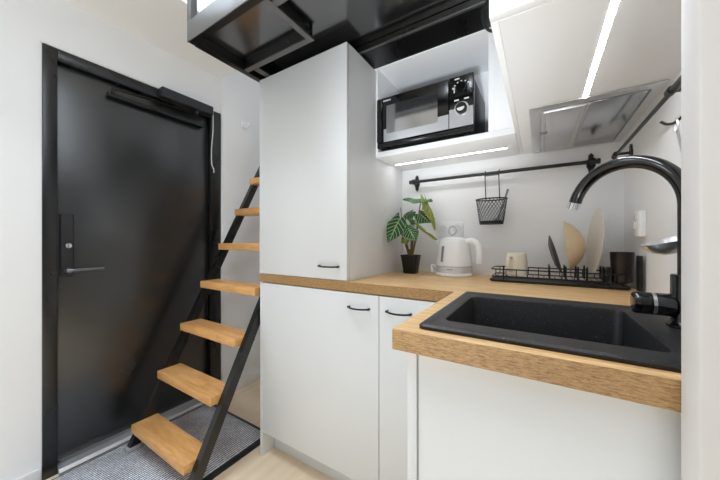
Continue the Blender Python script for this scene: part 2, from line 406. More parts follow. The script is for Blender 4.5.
u1 = thing('base_cabinet', 'wide white base cabinet with end panel under the worktop beside the ladder', 'cabinet', (-0.84, 1.2, 0))
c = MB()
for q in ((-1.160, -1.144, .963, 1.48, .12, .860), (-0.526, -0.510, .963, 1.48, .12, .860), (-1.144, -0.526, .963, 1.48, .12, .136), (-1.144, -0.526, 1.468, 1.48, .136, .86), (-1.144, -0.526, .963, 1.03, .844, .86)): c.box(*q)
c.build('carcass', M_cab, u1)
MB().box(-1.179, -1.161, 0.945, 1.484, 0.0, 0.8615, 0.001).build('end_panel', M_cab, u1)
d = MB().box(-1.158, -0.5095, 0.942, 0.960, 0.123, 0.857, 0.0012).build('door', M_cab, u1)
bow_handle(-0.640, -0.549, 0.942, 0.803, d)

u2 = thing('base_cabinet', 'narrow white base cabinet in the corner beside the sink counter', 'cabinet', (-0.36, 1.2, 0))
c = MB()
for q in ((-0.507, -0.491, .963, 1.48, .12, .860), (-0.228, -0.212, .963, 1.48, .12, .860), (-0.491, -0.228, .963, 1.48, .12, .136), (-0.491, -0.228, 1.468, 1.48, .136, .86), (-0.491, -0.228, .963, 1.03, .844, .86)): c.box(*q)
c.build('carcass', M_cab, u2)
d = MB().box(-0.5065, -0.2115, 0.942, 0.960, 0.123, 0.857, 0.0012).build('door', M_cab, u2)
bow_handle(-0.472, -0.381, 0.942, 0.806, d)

o = MB().box(-1.159, -0.212, 1.02, 1.034, 0.0, 0.119, 0.001).build('plinth', M_cab)
tag(o, 'recessed white plinth board on the floor under the base cabinets', 'plinth')

u3 = thing('sink_cabinet', 'large white base cabinet under the black sink in the foreground', 'cabinet', (0.03, 0.72, 0))
MB().box(-0.209, -0.191, 0.499, 0.94, 0.0, 0.8615, 0.001).build('side_panel', M_cab, u3)
MB().box(-0.1888, 0.272, 0.502, 0.520, 0.123, 0.857, 0.001).build('front_panel', M_cab, u3)
c = MB(); c.box(-0.191, 0.272, 0.521, 1.48, 0.104, 0.12); c.box(0.256, 0.272, 0.521, 1.48, 0.12, 0.8615); c.box(-0.191, 0.272, 0.56, 0.574, 0, 0.104)
c.box(-0.191, 0.256, 1.466, 1.48, .12, .8615); c.build('carcass', M_cab, u3)

# worktop: L outline with the sink cut-out
def worktop():
    bm = bmesh.new(); z1 = 0.900
    out = [(-1.180, .9395), (-.232, .9395), (-.232, .481), (.274, .481), (.274, 1.4845), (-1.180, 1.4845)]
    hole = [(-.174, .524), (.236, .524), (.236, .900), (-.174, .900)]
    es = []
    for lp in (out, hole):
        v = [bm.verts.new((x, y, z1)) for x, y in lp]
        es += [bm.edges.new((v[i], v[(i + 1) % len(v)])) for i in range(len(v))]
    bmesh.ops.triangle_fill(bm, use_beauty=True, edges=es)
    bmesh.ops.dissolve_limit(bm, angle_limit=0.01, verts=bm.verts, edges=bm.edges)
    r = bmesh.ops.extrude_face_region(bm, geom=list(bm.faces))
    bmesh.ops.translate(bm, vec=(0, 0, -0.038), verts=[g for g in r['geom'] if isinstance(g, bmesh.types.BMVert)])
    m = MB(); m.bm.free(); m.bm = bm
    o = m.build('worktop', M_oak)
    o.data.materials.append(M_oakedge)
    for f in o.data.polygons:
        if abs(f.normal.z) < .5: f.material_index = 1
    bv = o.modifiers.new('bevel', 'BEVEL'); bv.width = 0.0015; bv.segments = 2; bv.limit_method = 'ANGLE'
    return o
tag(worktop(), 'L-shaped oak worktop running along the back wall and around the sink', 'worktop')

# ------------------------------------------------------------------ sink and tap
sk = thing('sink', 'black granite composite inset sink set in the oak worktop', 'sink', (0.03, 0.7, 0.9))
X0, X1, Y0, Y1 = -0.192, 0.264, 0.506, 0.915
bx0, bx1, by0, by1 = -0.160, 0.158, 0.570, 0.86
def R(d, r, z): return rrect(X0 + d, X1 - d, Y0 + d, Y1 - d, r, z)
def B(d, r, z): return rrect(bx0 + d, bx1 - d, by0 + d, by1 - d, r, z)
m = MB()
m.loops([R(0.0, .012, .9005), R(0.0, .012, .906), R(.004, .010, .9095), R(.012, .008, .9095), R(.016, .008, .9075), B(-.008, .02, .9075), B(-0.002, .02, .905), B(0, .02, .90),
         B(.004, .02, .76), B(.008, .025, .742), B(.02, .03, .735), B(.10, .03, .733)], cap0=False, cap1=True)
o = m.build('basin', M_granite, sk, ang=0.5, normals=False)
sol = o.modifiers.new('thick', 'SOLIDIFY'); sol.thickness = 0.006; sol.offset = -1
MB().lathe([(0.03, 0), (0.03, .002), (.026, .004), (.01, .003)], (-0.005, 0.706, .7335), seg=28).build('drain', M_chrome, sk)

tp = thing('faucet', 'black gooseneck kitchen faucet standing on the sink rim', 'faucet', (0.222, 0.74, 0.9076))
cx, cy = 0.222, 0.74
m = MB(); m.lathe([(.027, .9078), (.027, .913), (.023, .917), (.0215, .92), (.0215, 1.0), (.020, 1.0025), (.013, 1.003)], (cx, cy, 0), seg=28)
m.build('body', M_blackgloss, tp)
dx, dy = -0.782, 0.623; RR = 0.098; zc = 1.127
pts = [(cx, cy, 1.0), (cx, cy, 1.06)]
for i in range(27):
    a = math.radians(0 + i * 164 / 26); h = RR - RR * math.cos(a); pts.append((cx + dx * h, cy + dy * h, zc + RR * math.sin(a)))
m = MB(); m.tube(pts, 0.0128, 20)
sp = m.build('spout', M_blackgloss, tp)
e = Vector(pts[-1]); t = (e - Vector(pts[-2])).normalized()
tag(MB().lathe([(.0132, 0), (.0132, .016), (.011, .0165), (.011, .012)], e, t, 24).build('aerator', M_chrome, sp), 'chrome aerator tip')
m = MB(); m.lathe([(.0195, 0.018), (.0205, .02), (.0205, .046), (.0188, .048)], (cx, cy, .946), (-1, 0, 0), 28)
m.build('mixer_stub', M_blackgloss, tp)
tag(MB().lathe([(.0208, .0425), (.0208, .0475)], (cx, cy, .946), (-1, 0, 0), 28).build('ring', M_chrome, tp), 'chrome ring between stub and lever')
m = MB(); m.lathe([(.0185, 0.0475), (.0205, .05), (.0205, .068), (.019, .072), (.017, .0725)], (cx, cy, .946), (-1, 0, 0), 28)
m.build('lever_knob', M_blackgloss, tp)

# ------------------------------------------------------------------ dish rack and what stands in it
rk = thing('dish_rack', 'black wire dish rack on the worktop along the back wall', 'dish rack', (0.04, 1.34, 0.9))
rx0, rx1, ry0, ry1 = -0.172, 0.252, 1.258, 1.408
m = MB(); m.loops([rrect(rx0, rx1, ry0, ry1, .02, .9005), rrect(rx0 - .003, rx1 + .003, ry0 - .003, ry1 + .003, .022, .9065), rrect(rx0 - .003, rx1 + .003, ry0 - .003, ry1 + .003, .022, .909), rrect(rx0 + .002, rx1 - .002, ry0 + .002, ry1 - .002, .018, .909), rrect(rx0 + .005, rx1 - .005, ry0 + .005, ry1 - .005, .016, .903)])
m.build('drip_tray', M_plasticblk, rk)
m = MB(); m.tube(rrect(rx0 + .004, rx1 - .004, ry0 + .004, ry1 - .004, .02, .950), .0024, 6, closed=True)
m.tube(rrect(rx0 + .006, rx1 - .006, ry0 + .006, ry1 - .006, .02, .921), .0022, 6, closed=True)
n = 22
for i in range(n):
    x = rx0 + .022 + (rx1 - rx0 - .044) * i / (n - 1)
    m.tube([(x, ry0 + .006, .921), (x, ry1 - .006, .921)], .0013, 5)
    if i % 2 == 0:
        m.tube([(x, ry0 + .005, .921), (x, ry0 + .005, .950)], .0016, 5); m.tube([(x, ry1 - .005, .921), (x, ry1 - .005, .950)], .0016, 5)
for x in (rx0 + .05, rx1 - .05):
    for y in (ry0 + .005, ry1 - .005): m.tube([(x, y, .908), (x, y, .965)], .003, 8)
m.build('wire_basket', M_black, rk)
for x in (0.030, 0.080, 0.116, 0.142, 0.190):
    for y in (1.295, 1.375):
        MB().tube([(x, y - .012, .921), (x, y - .012, .962), (x, y, .968), (x, y + .012, .962), (x, y + .012, .921)], .0022, 6).build('prong', M_black, rk)
m = MB(); m.loops([rrect(.196, .205, 1.262, 1.31, .003, .921), rrect(.196, .205, 1.262, 1.31, .003, .972)]); m.build('cutlery_holder', M_plasticblk, rk)

def dish(name, prof, c, axis, mat, label, cat, seg=44):
    q = MB(); q.lathe(prof, c, axis, seg)
    o = q.build(name, mat, None, loc=None)
    return tag(o, label, cat)
mug = thing('mug', 'cream mug upside down in the left end of the dish rack', 'mug', (-0.082, 1.34, 0.925))
MB().lathe([(.030, .006), (.0385, 0), (.041, .001), (.0412, .012), (.0395, .05), (.036, .078), (.033, .087), (.029, .0905), (.0, .0905)], (-0.082, 1.34, .9235), seg=40, cap1=False).build('body', M_cream, mug)
MB().tube(bez([(-0.098, 1.302, .995), (-0.106, 1.284, .990), (-0.110, 1.276, .965), (-0.106, 1.282, .948), (-0.098, 1.300, .943)], 6), .0055, 10).build('handle', M_cream, mug)

# plates stand on edge, their axes along X with a little lean
dish('plate', [(.0, 0), (.045, .0), (.073, .010), (.0735, .012), (.045, .004), (.0, .004)], (0.039, 1.335, 1.010), (1, -.10, .28), M_charcoal, 'dark charcoal plate on edge in the dish rack left of the beige bowl', 'plate')
dish('bowl', [(.0, .0), (.020, .0), (.026, .003), (.054, .014), (.077, .034), (.0925, .054), (.0935, .055), (.0915, .055), (.076, .037), (.052, .018), (.024, .007), (.0, .005)], (0.141, 1.335, 1.052), (-1, .10, -.12), M_beige, 'beige ceramic bowl on its side in the middle of the dish rack', 'bowl')
dish('plate', [(.0, 0), (.07, .0), (.1195, .013), (.122, .015), (.119, .0165), (.07, .005), (.0, .005)], (0.183, 1.340, 1.058), (-1, -.06, .09), M_platecer, 'large pale cream plate standing on edge right of the beige bowl', 'plate')
dish('tumbler', [(.0, .0), (.024, .0), (.027, .003), (.0315, .10), (.0318, .102), (.030, .102), (.0255, .006), (.0, .006)], (0.2345, 1.292, .9225), (0, 0, 1), M_brownblk, 'dark brown black cup standing in the right end of the dish rack', 'cup')
o = MB().box(0.2575, 0.2675, 1.205, 1.232, .9005, 1.016, .001).build('board', M_plasticblk)
tag(o, 'narrow upright black slab against the right wall beside the dark cup', 'board')

# ------------------------------------------------------------------ kettle
kt = thing('electric_kettle', 'white electric kettle on the worktop beside the potted plant', 'kettle', (-0.347, 1.39, 0.9))
kc = (-0.347, 1.39, 0)
MB().lathe([(.080, .9003), (.084, .903), (.084, .912), (.080, .916)], kc, seg=44).build('power_base', M_white_plastic, kt)
tag(MB().lathe([(.079, .9165), (.0825, .919), (.0815, .944), (.079, .9455)], kc, seg=44).build('band', M_gasket, kt), 'silver grey band round the kettle foot')
by = MB(); by.lathe([(.079, .946), (.0815, .948), (.080, .965), (.0765, 1.0), (.0715, 1.035), (.066, 1.062), (.062, 1.068)], kc, seg=44)
by = by.build('body', M_white_plastic, kt)
def on_body(a, z, off=0.0):
    prof = [(.0815, .948), (.080, .965), (.0765, 1.0), (.0715, 1.035), (.066, 1.062)]
    r = .08
    for (r0, z0), (r1, z1) in zip(prof, prof[1:]):
        if z0 <= z <= z1: r = r0 + (r1 - r0) * (z - z0) / (z1 - z0)
    a = math.radians(a); return Vector((kc[0] + (r + off) * math.cos(a), kc[1] + (r + off) * math.sin(a), z))
g = [on_body(-116, .966 + .072 * i / 8, .0005) for i in range(9)]
tag(MB().tube(g, .006, 10, flat=1.0).build('water_gauge', M_gauge, by), 'grey water level window')
mk = MB(); mk.tube([on_body(-97 + 6 * i, .9505 - .018, .0018) for i in range(4)], .0022, 6); mk.build('badge', M_gauge, by)
ld = MB().lathe([(.061, 1.0685), (.058, 1.073), (.045, 1.079), (.02, 1.083), (.0, 1.084)], kc, seg=40, cap1=False).build('lid', M_white_plastic, kt)
kn = MB(); kn.tube([(-.352 + .017 * math.cos(2 * PI * i / 24), 1.39, 1.112 + .020 * math.sin(2 * PI * i / 24)) for i in range(24)], .0038, 8, closed=True)
kn.tube([(-.352, 1.39, 1.081), (-.352, 1.39, 1.094)], .0075, 12); kn.build('lid_knob', M_gasket, ld)
MB().tube(bez([(-.292, 1.375, 1.056), (-.262, 1.366, 1.064), (-.236, 1.358, 1.048), (-.228, 1.355, 1.01), (-.228, 1.355, .962)], 8), .0105, 12, flat=1.25).build('handle', M_white_plastic, kt)
m = MB(); m.tube([(-.405, 1.392, 1.035), (-.420, 1.393, 1.050), (-.431, 1.394, 1.062)], .014, 12, radii=[.018, .013, .008]); m.build('spout', M_white_plastic, by)
MB().tube(bez([(-.418, 1.37, .93), (-.440, 1.365, .945), (-.446, 1.363, .935), (-.440, 1.362, .912)], 6), .0065, 10).build('switch_lever', M_white_plastic, kt)

# ------------------------------------------------------------------ potted plant
pl = thing('potted_plant', 'small arrow-leaved houseplant with pale veins in a black pot', 'plant', (-0.552, 1.362, 0.9))
px, py = -0.552, 1.362
m = MB(); m.loops([[(px + s * x, py + s * y, z) for x, y, _ in rrect(-1, 1, -1, 1, .45, 0)] for s, z in ((.030, .9003), (.0315, .902), (.042, .984), (.044, .985), (.044, .992), (.0405, .992), (.039, .975))], cap1=True)
m.build('pot', M_plasticblk, pl)
m = MB(); m.loops([[(px + s * x, py + s * y, z) for x, y, _ in rrect(-1, 1, -1, 1, .45, 0)] for s, z in ((.0385, .970), (.0385, .979))]); m.build('soil', M_soil, pl)
def leaf(base, tip, width, normal, mat, stem_from, droop=0.1, fold=0.12, stem_mat=None):
    base, tip = Vector(base), Vector(tip); ax = tip - base; Ln = ax.length; ax.normalize()
    nrm = Vector(normal); nrm = (nrm - ax * nrm.dot(ax)).normalized(); sd = ax.cross(nrm)
    bm = bmesh.new(); uvl = bm.loops.layers.uv.new('UVMap'); nv, nu = 14, 8; grid = []
    for j in range(nv + 1):
        v = j / nv
        t = v
        wv = width * (0.16 + 0.84 * math.sin(PI * min(1, (t + 0.14) / 0.72) / 2) ** 0.9 if t < 0.3 else max(0.0, 1 - ((t - 0.3) / 0.7) ** 1.5)) if True else 0
        row = []
        for i in range(nu + 1):
            u = i / nu; s = (u - .5) * 2
            back = -0.22 * Ln * abs(s) * max(0, 1 - t * 2.2)          # lobes point back past the stalk
            p = base + ax * (Ln * t + back) + sd * (s * wv * 0.5) + nrm * (-droop * Ln * t * t + fold * abs(s) * wv * .5 - 0.05 * wv * s * s + 0.006 * math.sin(6 * t + 3 * abs(s)))
            row.append((bm.verts.new(p), (u, v)))
        grid.append(row)
    for j in range(nv):
        for i in range(nu):
            q = (grid[j][i], grid[j][i + 1], grid[j + 1][i + 1], grid[j + 1][i])
            try:
                f = bm.faces.new([a[0] for a in q])
                for lp, a in zip(f.loops, q): lp[uvl].uv = a[1]
            except ValueError: pass
    bmesh.ops.remove_doubles(bm, verts=bm.verts, dist=1e-5)
    m = MB(); m.bm.free(); m.bm = bm
    o = m.build('leaf', mat, pl, ang=3, normals=False)
    so = o.modifiers.new('thick', 'SOLIDIFY'); so.thickness = 0.0012
    a0 = math.atan2(base.y - py, base.x - px); cl_ = lambda v: max(-.028, min(.028, v))
    sf = Vector((px + .007 * math.cos(a0), py + .007 * math.sin(a0), .977))
    mid = Vector((px + cl_(.7 * (base.x - px)), py + cl_(.7 * (base.y - py)), 1.045 + .25 * (base.z - 1.045)))
    MB().tube(bez([sf, mid, base], 8), .0028, 7, radii=[.0032 - .0014 * i / 16 for i in range(17)]).build('stem', stem_mat or M_stem, pl)
S = (px, py, 1.035)
cam_n = (0.35, -0.9, 0.25)
leaf((-.576, 1.285, 1.170), (-.624, 1.245, 1.055), .100, (0.30, -.9, .3), M_leaf, S, .05)      # big left front
leaf((-.535, 1.290, 1.122), (-.484, 1.262, 1.060), .080, (0.30, -.85, .45), M_leaf, S, .05)      # right front, low
leaf((-.512, 1.372, 1.196), (-.442, 1.355, 1.150), .088, (0.2, -.85, .5), M_leaf, S, .06)
leaf((-.500, 1.360, 1.262), (-.585, 1.340, 1.272), .070, (0.15, -.42, .9), M_leafg, S, .02)     # flat leaf on top
leaf((-.480, 1.362, 1.262), (-.415, 1.352, 1.120), .062, (0.92, -.40, .3), M_leafy, (px + .005, py, 1.03), .1)
leaf((-.512, 1.352, 1.140), (-.412, 1.345, 1.070), .040, (0.75, .3, .7), M_leafy, S, .04)
leaf((-.545, 1.39, 1.160), (-.57, 1.36, 1.178), .050, (0.1, -.7, .7), M_leafg, S, .04)
leaf((-.60, 1.330, 1.125), (-.602, 1.295, 1.074), .05, (0.3, -.8, .4), M_leafy, S, .05)
leaf((-.497, 1.362, 1.266), (-.437, 1.350, 1.258), .06, (0.1, -.40, .9), M_leafg, (px + .004, py, 1.03), .08)
leaf((-.590, 1.34, 1.150), (-.560, 1.29, 1.085), .07, (-.1, -.8, .6), M_leaf, S, .06)
leaf((-.555, 1.395, 1.210), (-.600, 1.37, 1.175), .055, (0, -.8, .5), M_leafg, S, .05)
leaf((-.565, 1.31, 1.075), (-.535, 1.28, 1.045), .05, (.2, -.8, .5), M_leafy, S, .05)
for dxx, dyy, h in ((-.006, -.003, .045), (.006, -.001, .05), (0, .006, .04), (.001, -.007, .046)):
    MB().tube([(px + dxx * .8, py + dyy * .8, .976), (px + dxx * 1.1, py + dyy * 1.1, .976 + h)], .005, 8, radii=[.006, .0032]).build('stem_base', M_stembase, pl)
MB().tube(bez([(px, py, .98), (-.585, 1.36, 1.10), (-.615, 1.375, 1.235)], 8), .0018, 6).build('stem', M_stem, pl)

# ------------------------------------------------------------------ sockets
so = thing('wall_socket', 'white double power socket on the back wall behind the kettle', 'socket', (-0.385, 1.485, 1.12))
m = MB(); m.box(-.452, -.322, 1.476, 1.4848, 1.080, 1.160, .003); m.build('frame', M_white_plastic, so)
for x in (-.42, -.355):
    MB().lathe([(.024, 0), (.024, .0035), (.022, .004), (.020, .0015), (.0, .0015)], (x, 1.476, 1.12), (0, -1, 0), 28, cap1=False).build('outlet', M_trim, so)
so = thing('wall_socket', 'white power socket on the right wall above the dish rack', 'socket', (0.275, 1.235, 1.12))
MB().box(.2590, .2748, 1.205, 1.268, 1.076, 1.156, .004).build('frame', M_white_plastic, so)
MB().lathe([(.020, 0), (.020, .003), (.018, .0035), (.0165, .001), (.0, .001)], (.2590, 1.242, 1.118), (-1, 0, 0), 24, cap1=False).build('outlet', M_trim, so)
mk = MB(); mk.box(.2575, .2595, 1.236, 1.248, 1.124, 1.131); mk.build('outlet_hole', M_gauge, so)

# ------------------------------------------------------------------ hanging rails
def rail_bracket(c, out, par, h=.044, k=1.0):
    """pointed wall flange, standoff and ring; out = unit vector away from the wall"""
    c, out = Vector(c), Vector(out); sd = Vector((0, 0, 1)).cross(out)
    m = MB()
    prof = [(0, h), (.008, h * .78), (.009, h * .5), (.0145, h * .22), (.0145, -h * .22), (.009, -h * .5), (.008, -h * .78), (0, -h), (-.008, -h * .78), (-.009, -h * .5), (-.0145, -h * .22), (-.0145, h * .22), (-.009, h * .5), (-.008, h * .78)]
    m.prism([c + sd * a + Vector((0, 0, b)) for a, b in prof], out * .006)
    m.tube([c + out * .005, c + out * .044], .0075 * k, 12)
    m.lathe([(.008 * k, -.009), (.0135 * k, -.009), (.0135 * k, .009), (.008 * k, .009)], c + out * .044, sd, 20)
    return m.build('bracket', M_black, par)
hr = thing('hanging_rail', 'long black hanging rail mounted across the back wall under the microwave shelf', 'rail', (-0.19, 1.485, 1.374))
MB().tube([(-.583, 1.441, 1.374), (.191, 1.441, 1.374)], .0075, 14).build('rod', M_black, hr)
for x in (-.564, .175): rail_bracket((x, 1.4848, 1.374), (0, -1, 0), hr)
for x in (-.585, .193):
    MB().lathe([(.009, -.006), (.011, -.003), (.011, .003), (.009, .006)], (x, 1.441, 1.374), (1, 0, 0), 16).build('end_cap', M_black, hr)
hr2 = thing('hanging_rail', 'short black hanging rail on the right wall below the cooker hood', 'rail', (0.275, 1.1, 1.374))
MB().tube([(.233, 1.40, 1.374), (.233, 0.60, 1.374)], .0048, 14).build('rod', M_black, hr2)
for y in (1.365, .85): rail_bracket((.2748, y, 1.374), (-1, 0, 0), hr2, .030, .62)
MB().lathe([(.006, -.006), (.008, -.003), (.008, .003), (.006, .006)], (.233, 1.402, 1.374), (0, 1, 0), 16).build('end_cap', M_black, hr2)
MB().lathe([(.0048, -.02), (.0072, -.018), (.0072, .052), (.0048, .055)], (.233, .79, 1.374), (0, 1, 0), 16).build('sleeve', M_black, hr2)

# mesh basket with its two hooks
bk = thing('wire_basket', 'small black mesh basket hanging from the long wall rail', 'basket', (-0.188, 1.42, 1.137))
bcx, bcy = -.188, 1.425; zt, zb = 1.252, 1.142
def ell(a, t, k=1.0):   # t=0 bottom, 1 top
    ax, ay = .050 + .015 * t, .034 + .009 * t
    return Vector((bcx + k * ax * math.cos(a), bcy + k * ay * math.sin(a), zb + (zt - zb) * t))
m = MB(); m.tube([ell(2 * PI * i / 40, 1.0) for i in range(40)], .0030, 8, closed=True); m.build('rim', M_black, bk)
m = MB(); m.loops([[ell(2 * PI * i / 40, t, kk) for i in range(40)] for t, kk in ((-.04, .97), (-.04, 1.0), (.10, 1.02), (.10, .98), (0.0, .96))]); m.build('base', M_black, bk)
m = MB(); n = 26
for sgn in (1, -1):
    for i in range(n):
        a0 = 2 * PI * i / n
        m.tube([ell(a0 + sgn * 1.15 * j / 5, .06 + .94 * j / 5) for j in range(6)], .0008, 4)
m.build('mesh_side', M_black, bk)
hd = MB()
for x in (-.215, -.157):
    hd.tube(bez([(x + .003 * (1 if x < -.19 else 1), bcy + .008, zt), (x, 1.437, 1.32), (x, 1.429, 1.372), (x, 1.441, 1.386), (x, 1.452, 1.376)], 8), .0022, 8)
hd.tube([(-.215, 1.4305, 1.362), (-.157, 1.4305, 1.362)], .0018, 6); hd.build('hook_wire', M_black, bk)
br = thing('dish_brush', 'grey brush handle sticking out of the mesh basket', 'brush', (-0.17, 1.43, 1.15))
MB().tube([(-.162, 1.430, 1.16), (-.135, 1.434, 1.245), (-.121, 1.436, 1.293)], .006, 10, radii=[.005, .006, .0085], flat=.6).build('handle', M_gauge, br)
MB().lathe([(.010, 0), (.014, .004), (.014, .012), (.009, .016)], (-.166, 1.429, 1.148), (.3, .04, .95), 16).build('head', M_gauge, br)

# S hook and ladle on the short rail
hk = MB().tube(bez([(.226, .70, 1.370), (.233, .70, 1.382), (.240, .70, 1.374), (.236, .715, 1.34), (.229, .745, 1.305), (.219, .775, 1.288), (.210, .79, 1.289), (.2035, .80, 1.298)], 8), .0026, 8).build('rail_hook', M_black)
tag(hk, 'black hook on the short right wall rail holding the ladle', 'hook')
la = thing('ladle', 'stainless ladle hanging from a hook on the right wall rail', 'ladle', (.215, .79, 1.05))
m = MB(); m.tube([(.219, .778 + .006 * math.sin(2 * PI * i / 16), 1.281 + .012 * math.cos(2 * PI * i / 16)) for i in range(16)], .0022, 6, closed=True)
m.tube(bez([(.220, .778, 1.270), (.232, .778, 1.20), (.248, .780, 1.12), (.252, .783, 1.088), (.247, .786, 1.072)], 6), .0045, 10, flat=.45); m.build('handle', M_inox, la)
m = MB(); m.lathe([(.0, -.026), (.015, -.024), (.028, -.017), (.037, -.007), (.040, .002), (.0392, .002), (.036, -.006), (.027, -.0155), (.0145, -.0225), (.0, -.0245)], (.211, .79, 1.062), (-.30, -.04, 1), 32, cap0=False, cap1=False)
m.build('bowl', M_inox, la)

# ------------------------------------------------------------------ microwave niche
ni = thing('shelf_cabinet', 'open white niche cabinet on the back wall holding the microwave', 'cabinet', (-0.4, 1.35, 1.452))
m = MB()
m.box(-.6515, -.6415, 1.180, 1.484, 1.452, 1.884, .0008); m.box(-.166, -.148, 1.180, 1.484, 1.4765, 1.884, .0008)
m.box(-.6415, -.166, 1.182, 1.484, 1.866, 1.884); m.box(-.6415, -.166, 1.474, 1.484, 1.4765, 1.866)
m.build('carcass', M_over, ni)
MB().box(-.6415, -.0765, 1.180, 1.484, 1.452, 1.476, .0008).build('shelf', M_over, ni)
MB().box(-.148, -.0765, 1.180, 1.196, 1.4765, 1.884, .0005).build('filler_panel', M_over, ni)
tag(MB().box(-.628, -.118, 1.345, 1.352, 1.4517, 1.4525).build('led_strip', M_led2, ni), 'lit white light strip under the shelf')

# microwave
mw = thing('microwave', 'black microwave oven standing in the open niche above the rail', 'microwave', (-0.43, 1.3, 1.4765))
mx0, mx1, mz0, mz1, my = -.6385, -.2165, 1.489, 1.715, 1.168
M_mirror = plain('mirror_glass', rgb(176, 177, 179), 0.05, metal=1.0, var=0.02)
M_mwwin = plain('microwave_window', rgb(185, 186, 188), 0.08, metal=0.95, var=0.05)
M_mwpanel = plain('microwave_panel', rgb(186, 187, 189), 0.25, metal=0.4, var=0.12, nscale=120)
MB().box(mx0 + .003, mx1 - .003, my + .022, 1.462, mz0, mz1 - .003, .006).build('case', M_plasticblk, mw)
xs = -.3105
dr = MB().box(mx0, xs - .001, my, my + .022, mz0 + .022, mz1, .003).build('door', M_blackgloss, mw)
MB().box(mx0 + .048, xs - .046, my - .0014, my + .001, mz0 + .060, mz1 - .040).build('window', M_mwwin, dr)
MB().box(mx0, mx0 + .026, my - .006, my + .004, mz0 + .024, mz1 - .004, .004).build('door_handle', M_blackgloss, dr)
mk = MB()
for i, (a, b_) in enumerate(((0, .005), (.0065, .0115), (.013, .018), (.0195, .0245), (.026, .031), (.0325, .0375))):
    x = mx0 + .031 + a; mk.box(x, x + b_ - a, my - .0006, my, mz1 - .0185, mz1 - .0125)
mk.build('brand_mark', M_mark, dr)
cp = MB().box(xs + .001, mx1, my, my + .022, mz0 + .022, mz1, .003).build('control_panel', M_blackgloss, mw)
MB().box(xs + .0015, mx1 - .001, my - .0006, my + .001, mz0 + .024, mz0 + .098).build('silver_panel', M_mwpanel, cp)
MB().box(mx0 + .034, xs - .0015, my - .0006, my + .001, mz0 + .024, mz0 + .082).build('silver_band', M_mwpanel, dr)
MB().box(mx0, mx1, my, my + .022, mz0, mz0 + .021, .002).build('bottom_strip', M_blackgloss, mw)
kx = (xs + mx1) / 2 + .002
def knob(z, r, mat):
    o = MB().lathe([(r, 0), (r, .012), (r * .86, .017), (r * .8, .017)], (kx, my, z), (0, -1, 0), 32).build('knob', mat, cp)
    return o
kA = knob(mz1 - .052, .021, M_blackgloss); kB = knob(mz0 + .094, .021, M_blackgloss)
mk = MB(); mk.lathe([(.0225, 0), (.0275, 0), (.0275, .003), (.0225, .003)], (kx, my, mz0 + .094), (0, -1, 0), 40); tag(mk.build('dial_ring', M_chrome, cp), 'silver ring round the lower knob')
MB().prism([(kx + .0145 * math.cos(math.radians(a)), my - .0172, mz0 + .094 + .0145 * math.sin(math.radians(a))) for a in range(190, 361, 10)], (0, -.0012, 0)).build('knob_mark', M_mark, kB)
def printed(x0, x1, z0, z1): MB().box(x0, x1, my - .0008, my, z0, z1).build('printed_mark', M_mark, cp)
for a in (35, 62, 90, 118, 146, 172):
    a = math.radians(a); qx, qz = kx + .031 * math.cos(a), mz1 - .052 + .029 * math.sin(a)
    printed(qx - .0028, qx + .0028, qz - .0022, qz + .0022)
for zz, dx0 in ((mz1 - .014, -.026), (mz0 + .128, -.028), (mz0 + .128, .010)): printed(kx + dx0, kx + dx0 + .018, zz, zz + .005)
printed(kx - .036, kx - .0305, mz1 - .047, mz1 - .042); printed(kx - .030, kx - .026, mz1 - .064, mz1 - .042)
for x in (mx0 + .03, mx1 - .03):
    for y in (1.21, 1.43): MB().lathe([(.012, 1.4765), (.014, mz0 + .001)], (x, y, 0), seg=16).build('foot', M_plasticblk, mw)

# ------------------------------------------------------------------ cabinet over the sink, hood
uc = thing('wall_cabinet', 'deep white overhead cabinet above the sink with a lit light strip', 'cabinet', (0.1, 1.0, 1.452))
m = MB(); m.box(-.0755, -.0625, .563, 1.484, 1.452, 2.30, .001); m.build('side_panel', M_over, uc)
m = MB()
hx0, hx1, hy0, hy1 = -.027, .2665, .978, 1.478
m.box(-.0620, .274, .563, hy0 + .006, 1.452, 1.470); m.box(-.0620, hx0 + .006, hy0 + .006, 1.484, 1.452, 1.470); m.box(hx1 - .006, .274, hy0 + .006, 1.484, 1.452, 1.470)
m.box(-.062, .274, hy0 + .006, 1.484, 1.56, 1.57); m.box(-.062, .274, .563, 1.484, 2.282, 2.30); m.box(.256, .274, .563, 1.484, 1.57, 2.282)
m.build('carcass', M_over, uc)
MB().box(-.0755, .274, .545, .562, 1.4525, 2.30, .0012).build('door', M_over, uc)
tag(MB().box(.0985, .1085, .575, .972, 1.4517, 1.4525).build('led_strip', M_led, uc), 'lit white light strip in the cabinet underside')
M_hoodglass = plain('hood_glass_panel', rgb(180, 182, 185), 0.2, metal=0.9, var=0.06)
hd = thing('cooker_hood', 'built-in stainless cooker hood set in the overhead cabinet underside', 'hood', (0.12, 1.23, 1.452))
m = MB()
L = []
for i, z in ((0, 1.4505), (0, 1.4480), (.003, 1.4465), (.026, 1.4465), (.027, 1.4495), (.027, 1.452)):
    L.append(rrect(hx0 + i, hx1 - i, hy0 + i, hy1 - i, .008, z))
m.loops(L, False, True); m.build('frame', M_inox, hd, normals=False)
fp = MB().box(hx0 + .031, .112, hy0 + .032, hy1 - .036, 1.4435, 1.449, .002).build('filter_panel', M_inox, hd)
q = MB(); fx0, fx1, fy0, fy1 = hx0 + .031, .112, hy0 + .032, hy1 - .036
q.loops([rrect(fx0 + i, fx1 - i, fy0 + i, fy1 - i, .004, z) for i, z in ((.003, 1.4437), (.004, 1.4415), (.011, 1.4415), (.012, 1.4437))], False, False)
q.build('panel_rim', M_alu, fp, normals=True)
MB().box(.000, .022, 1.19, 1.214, 1.4415, 1.4437, .0008).build('latch', M_gauge, fp)
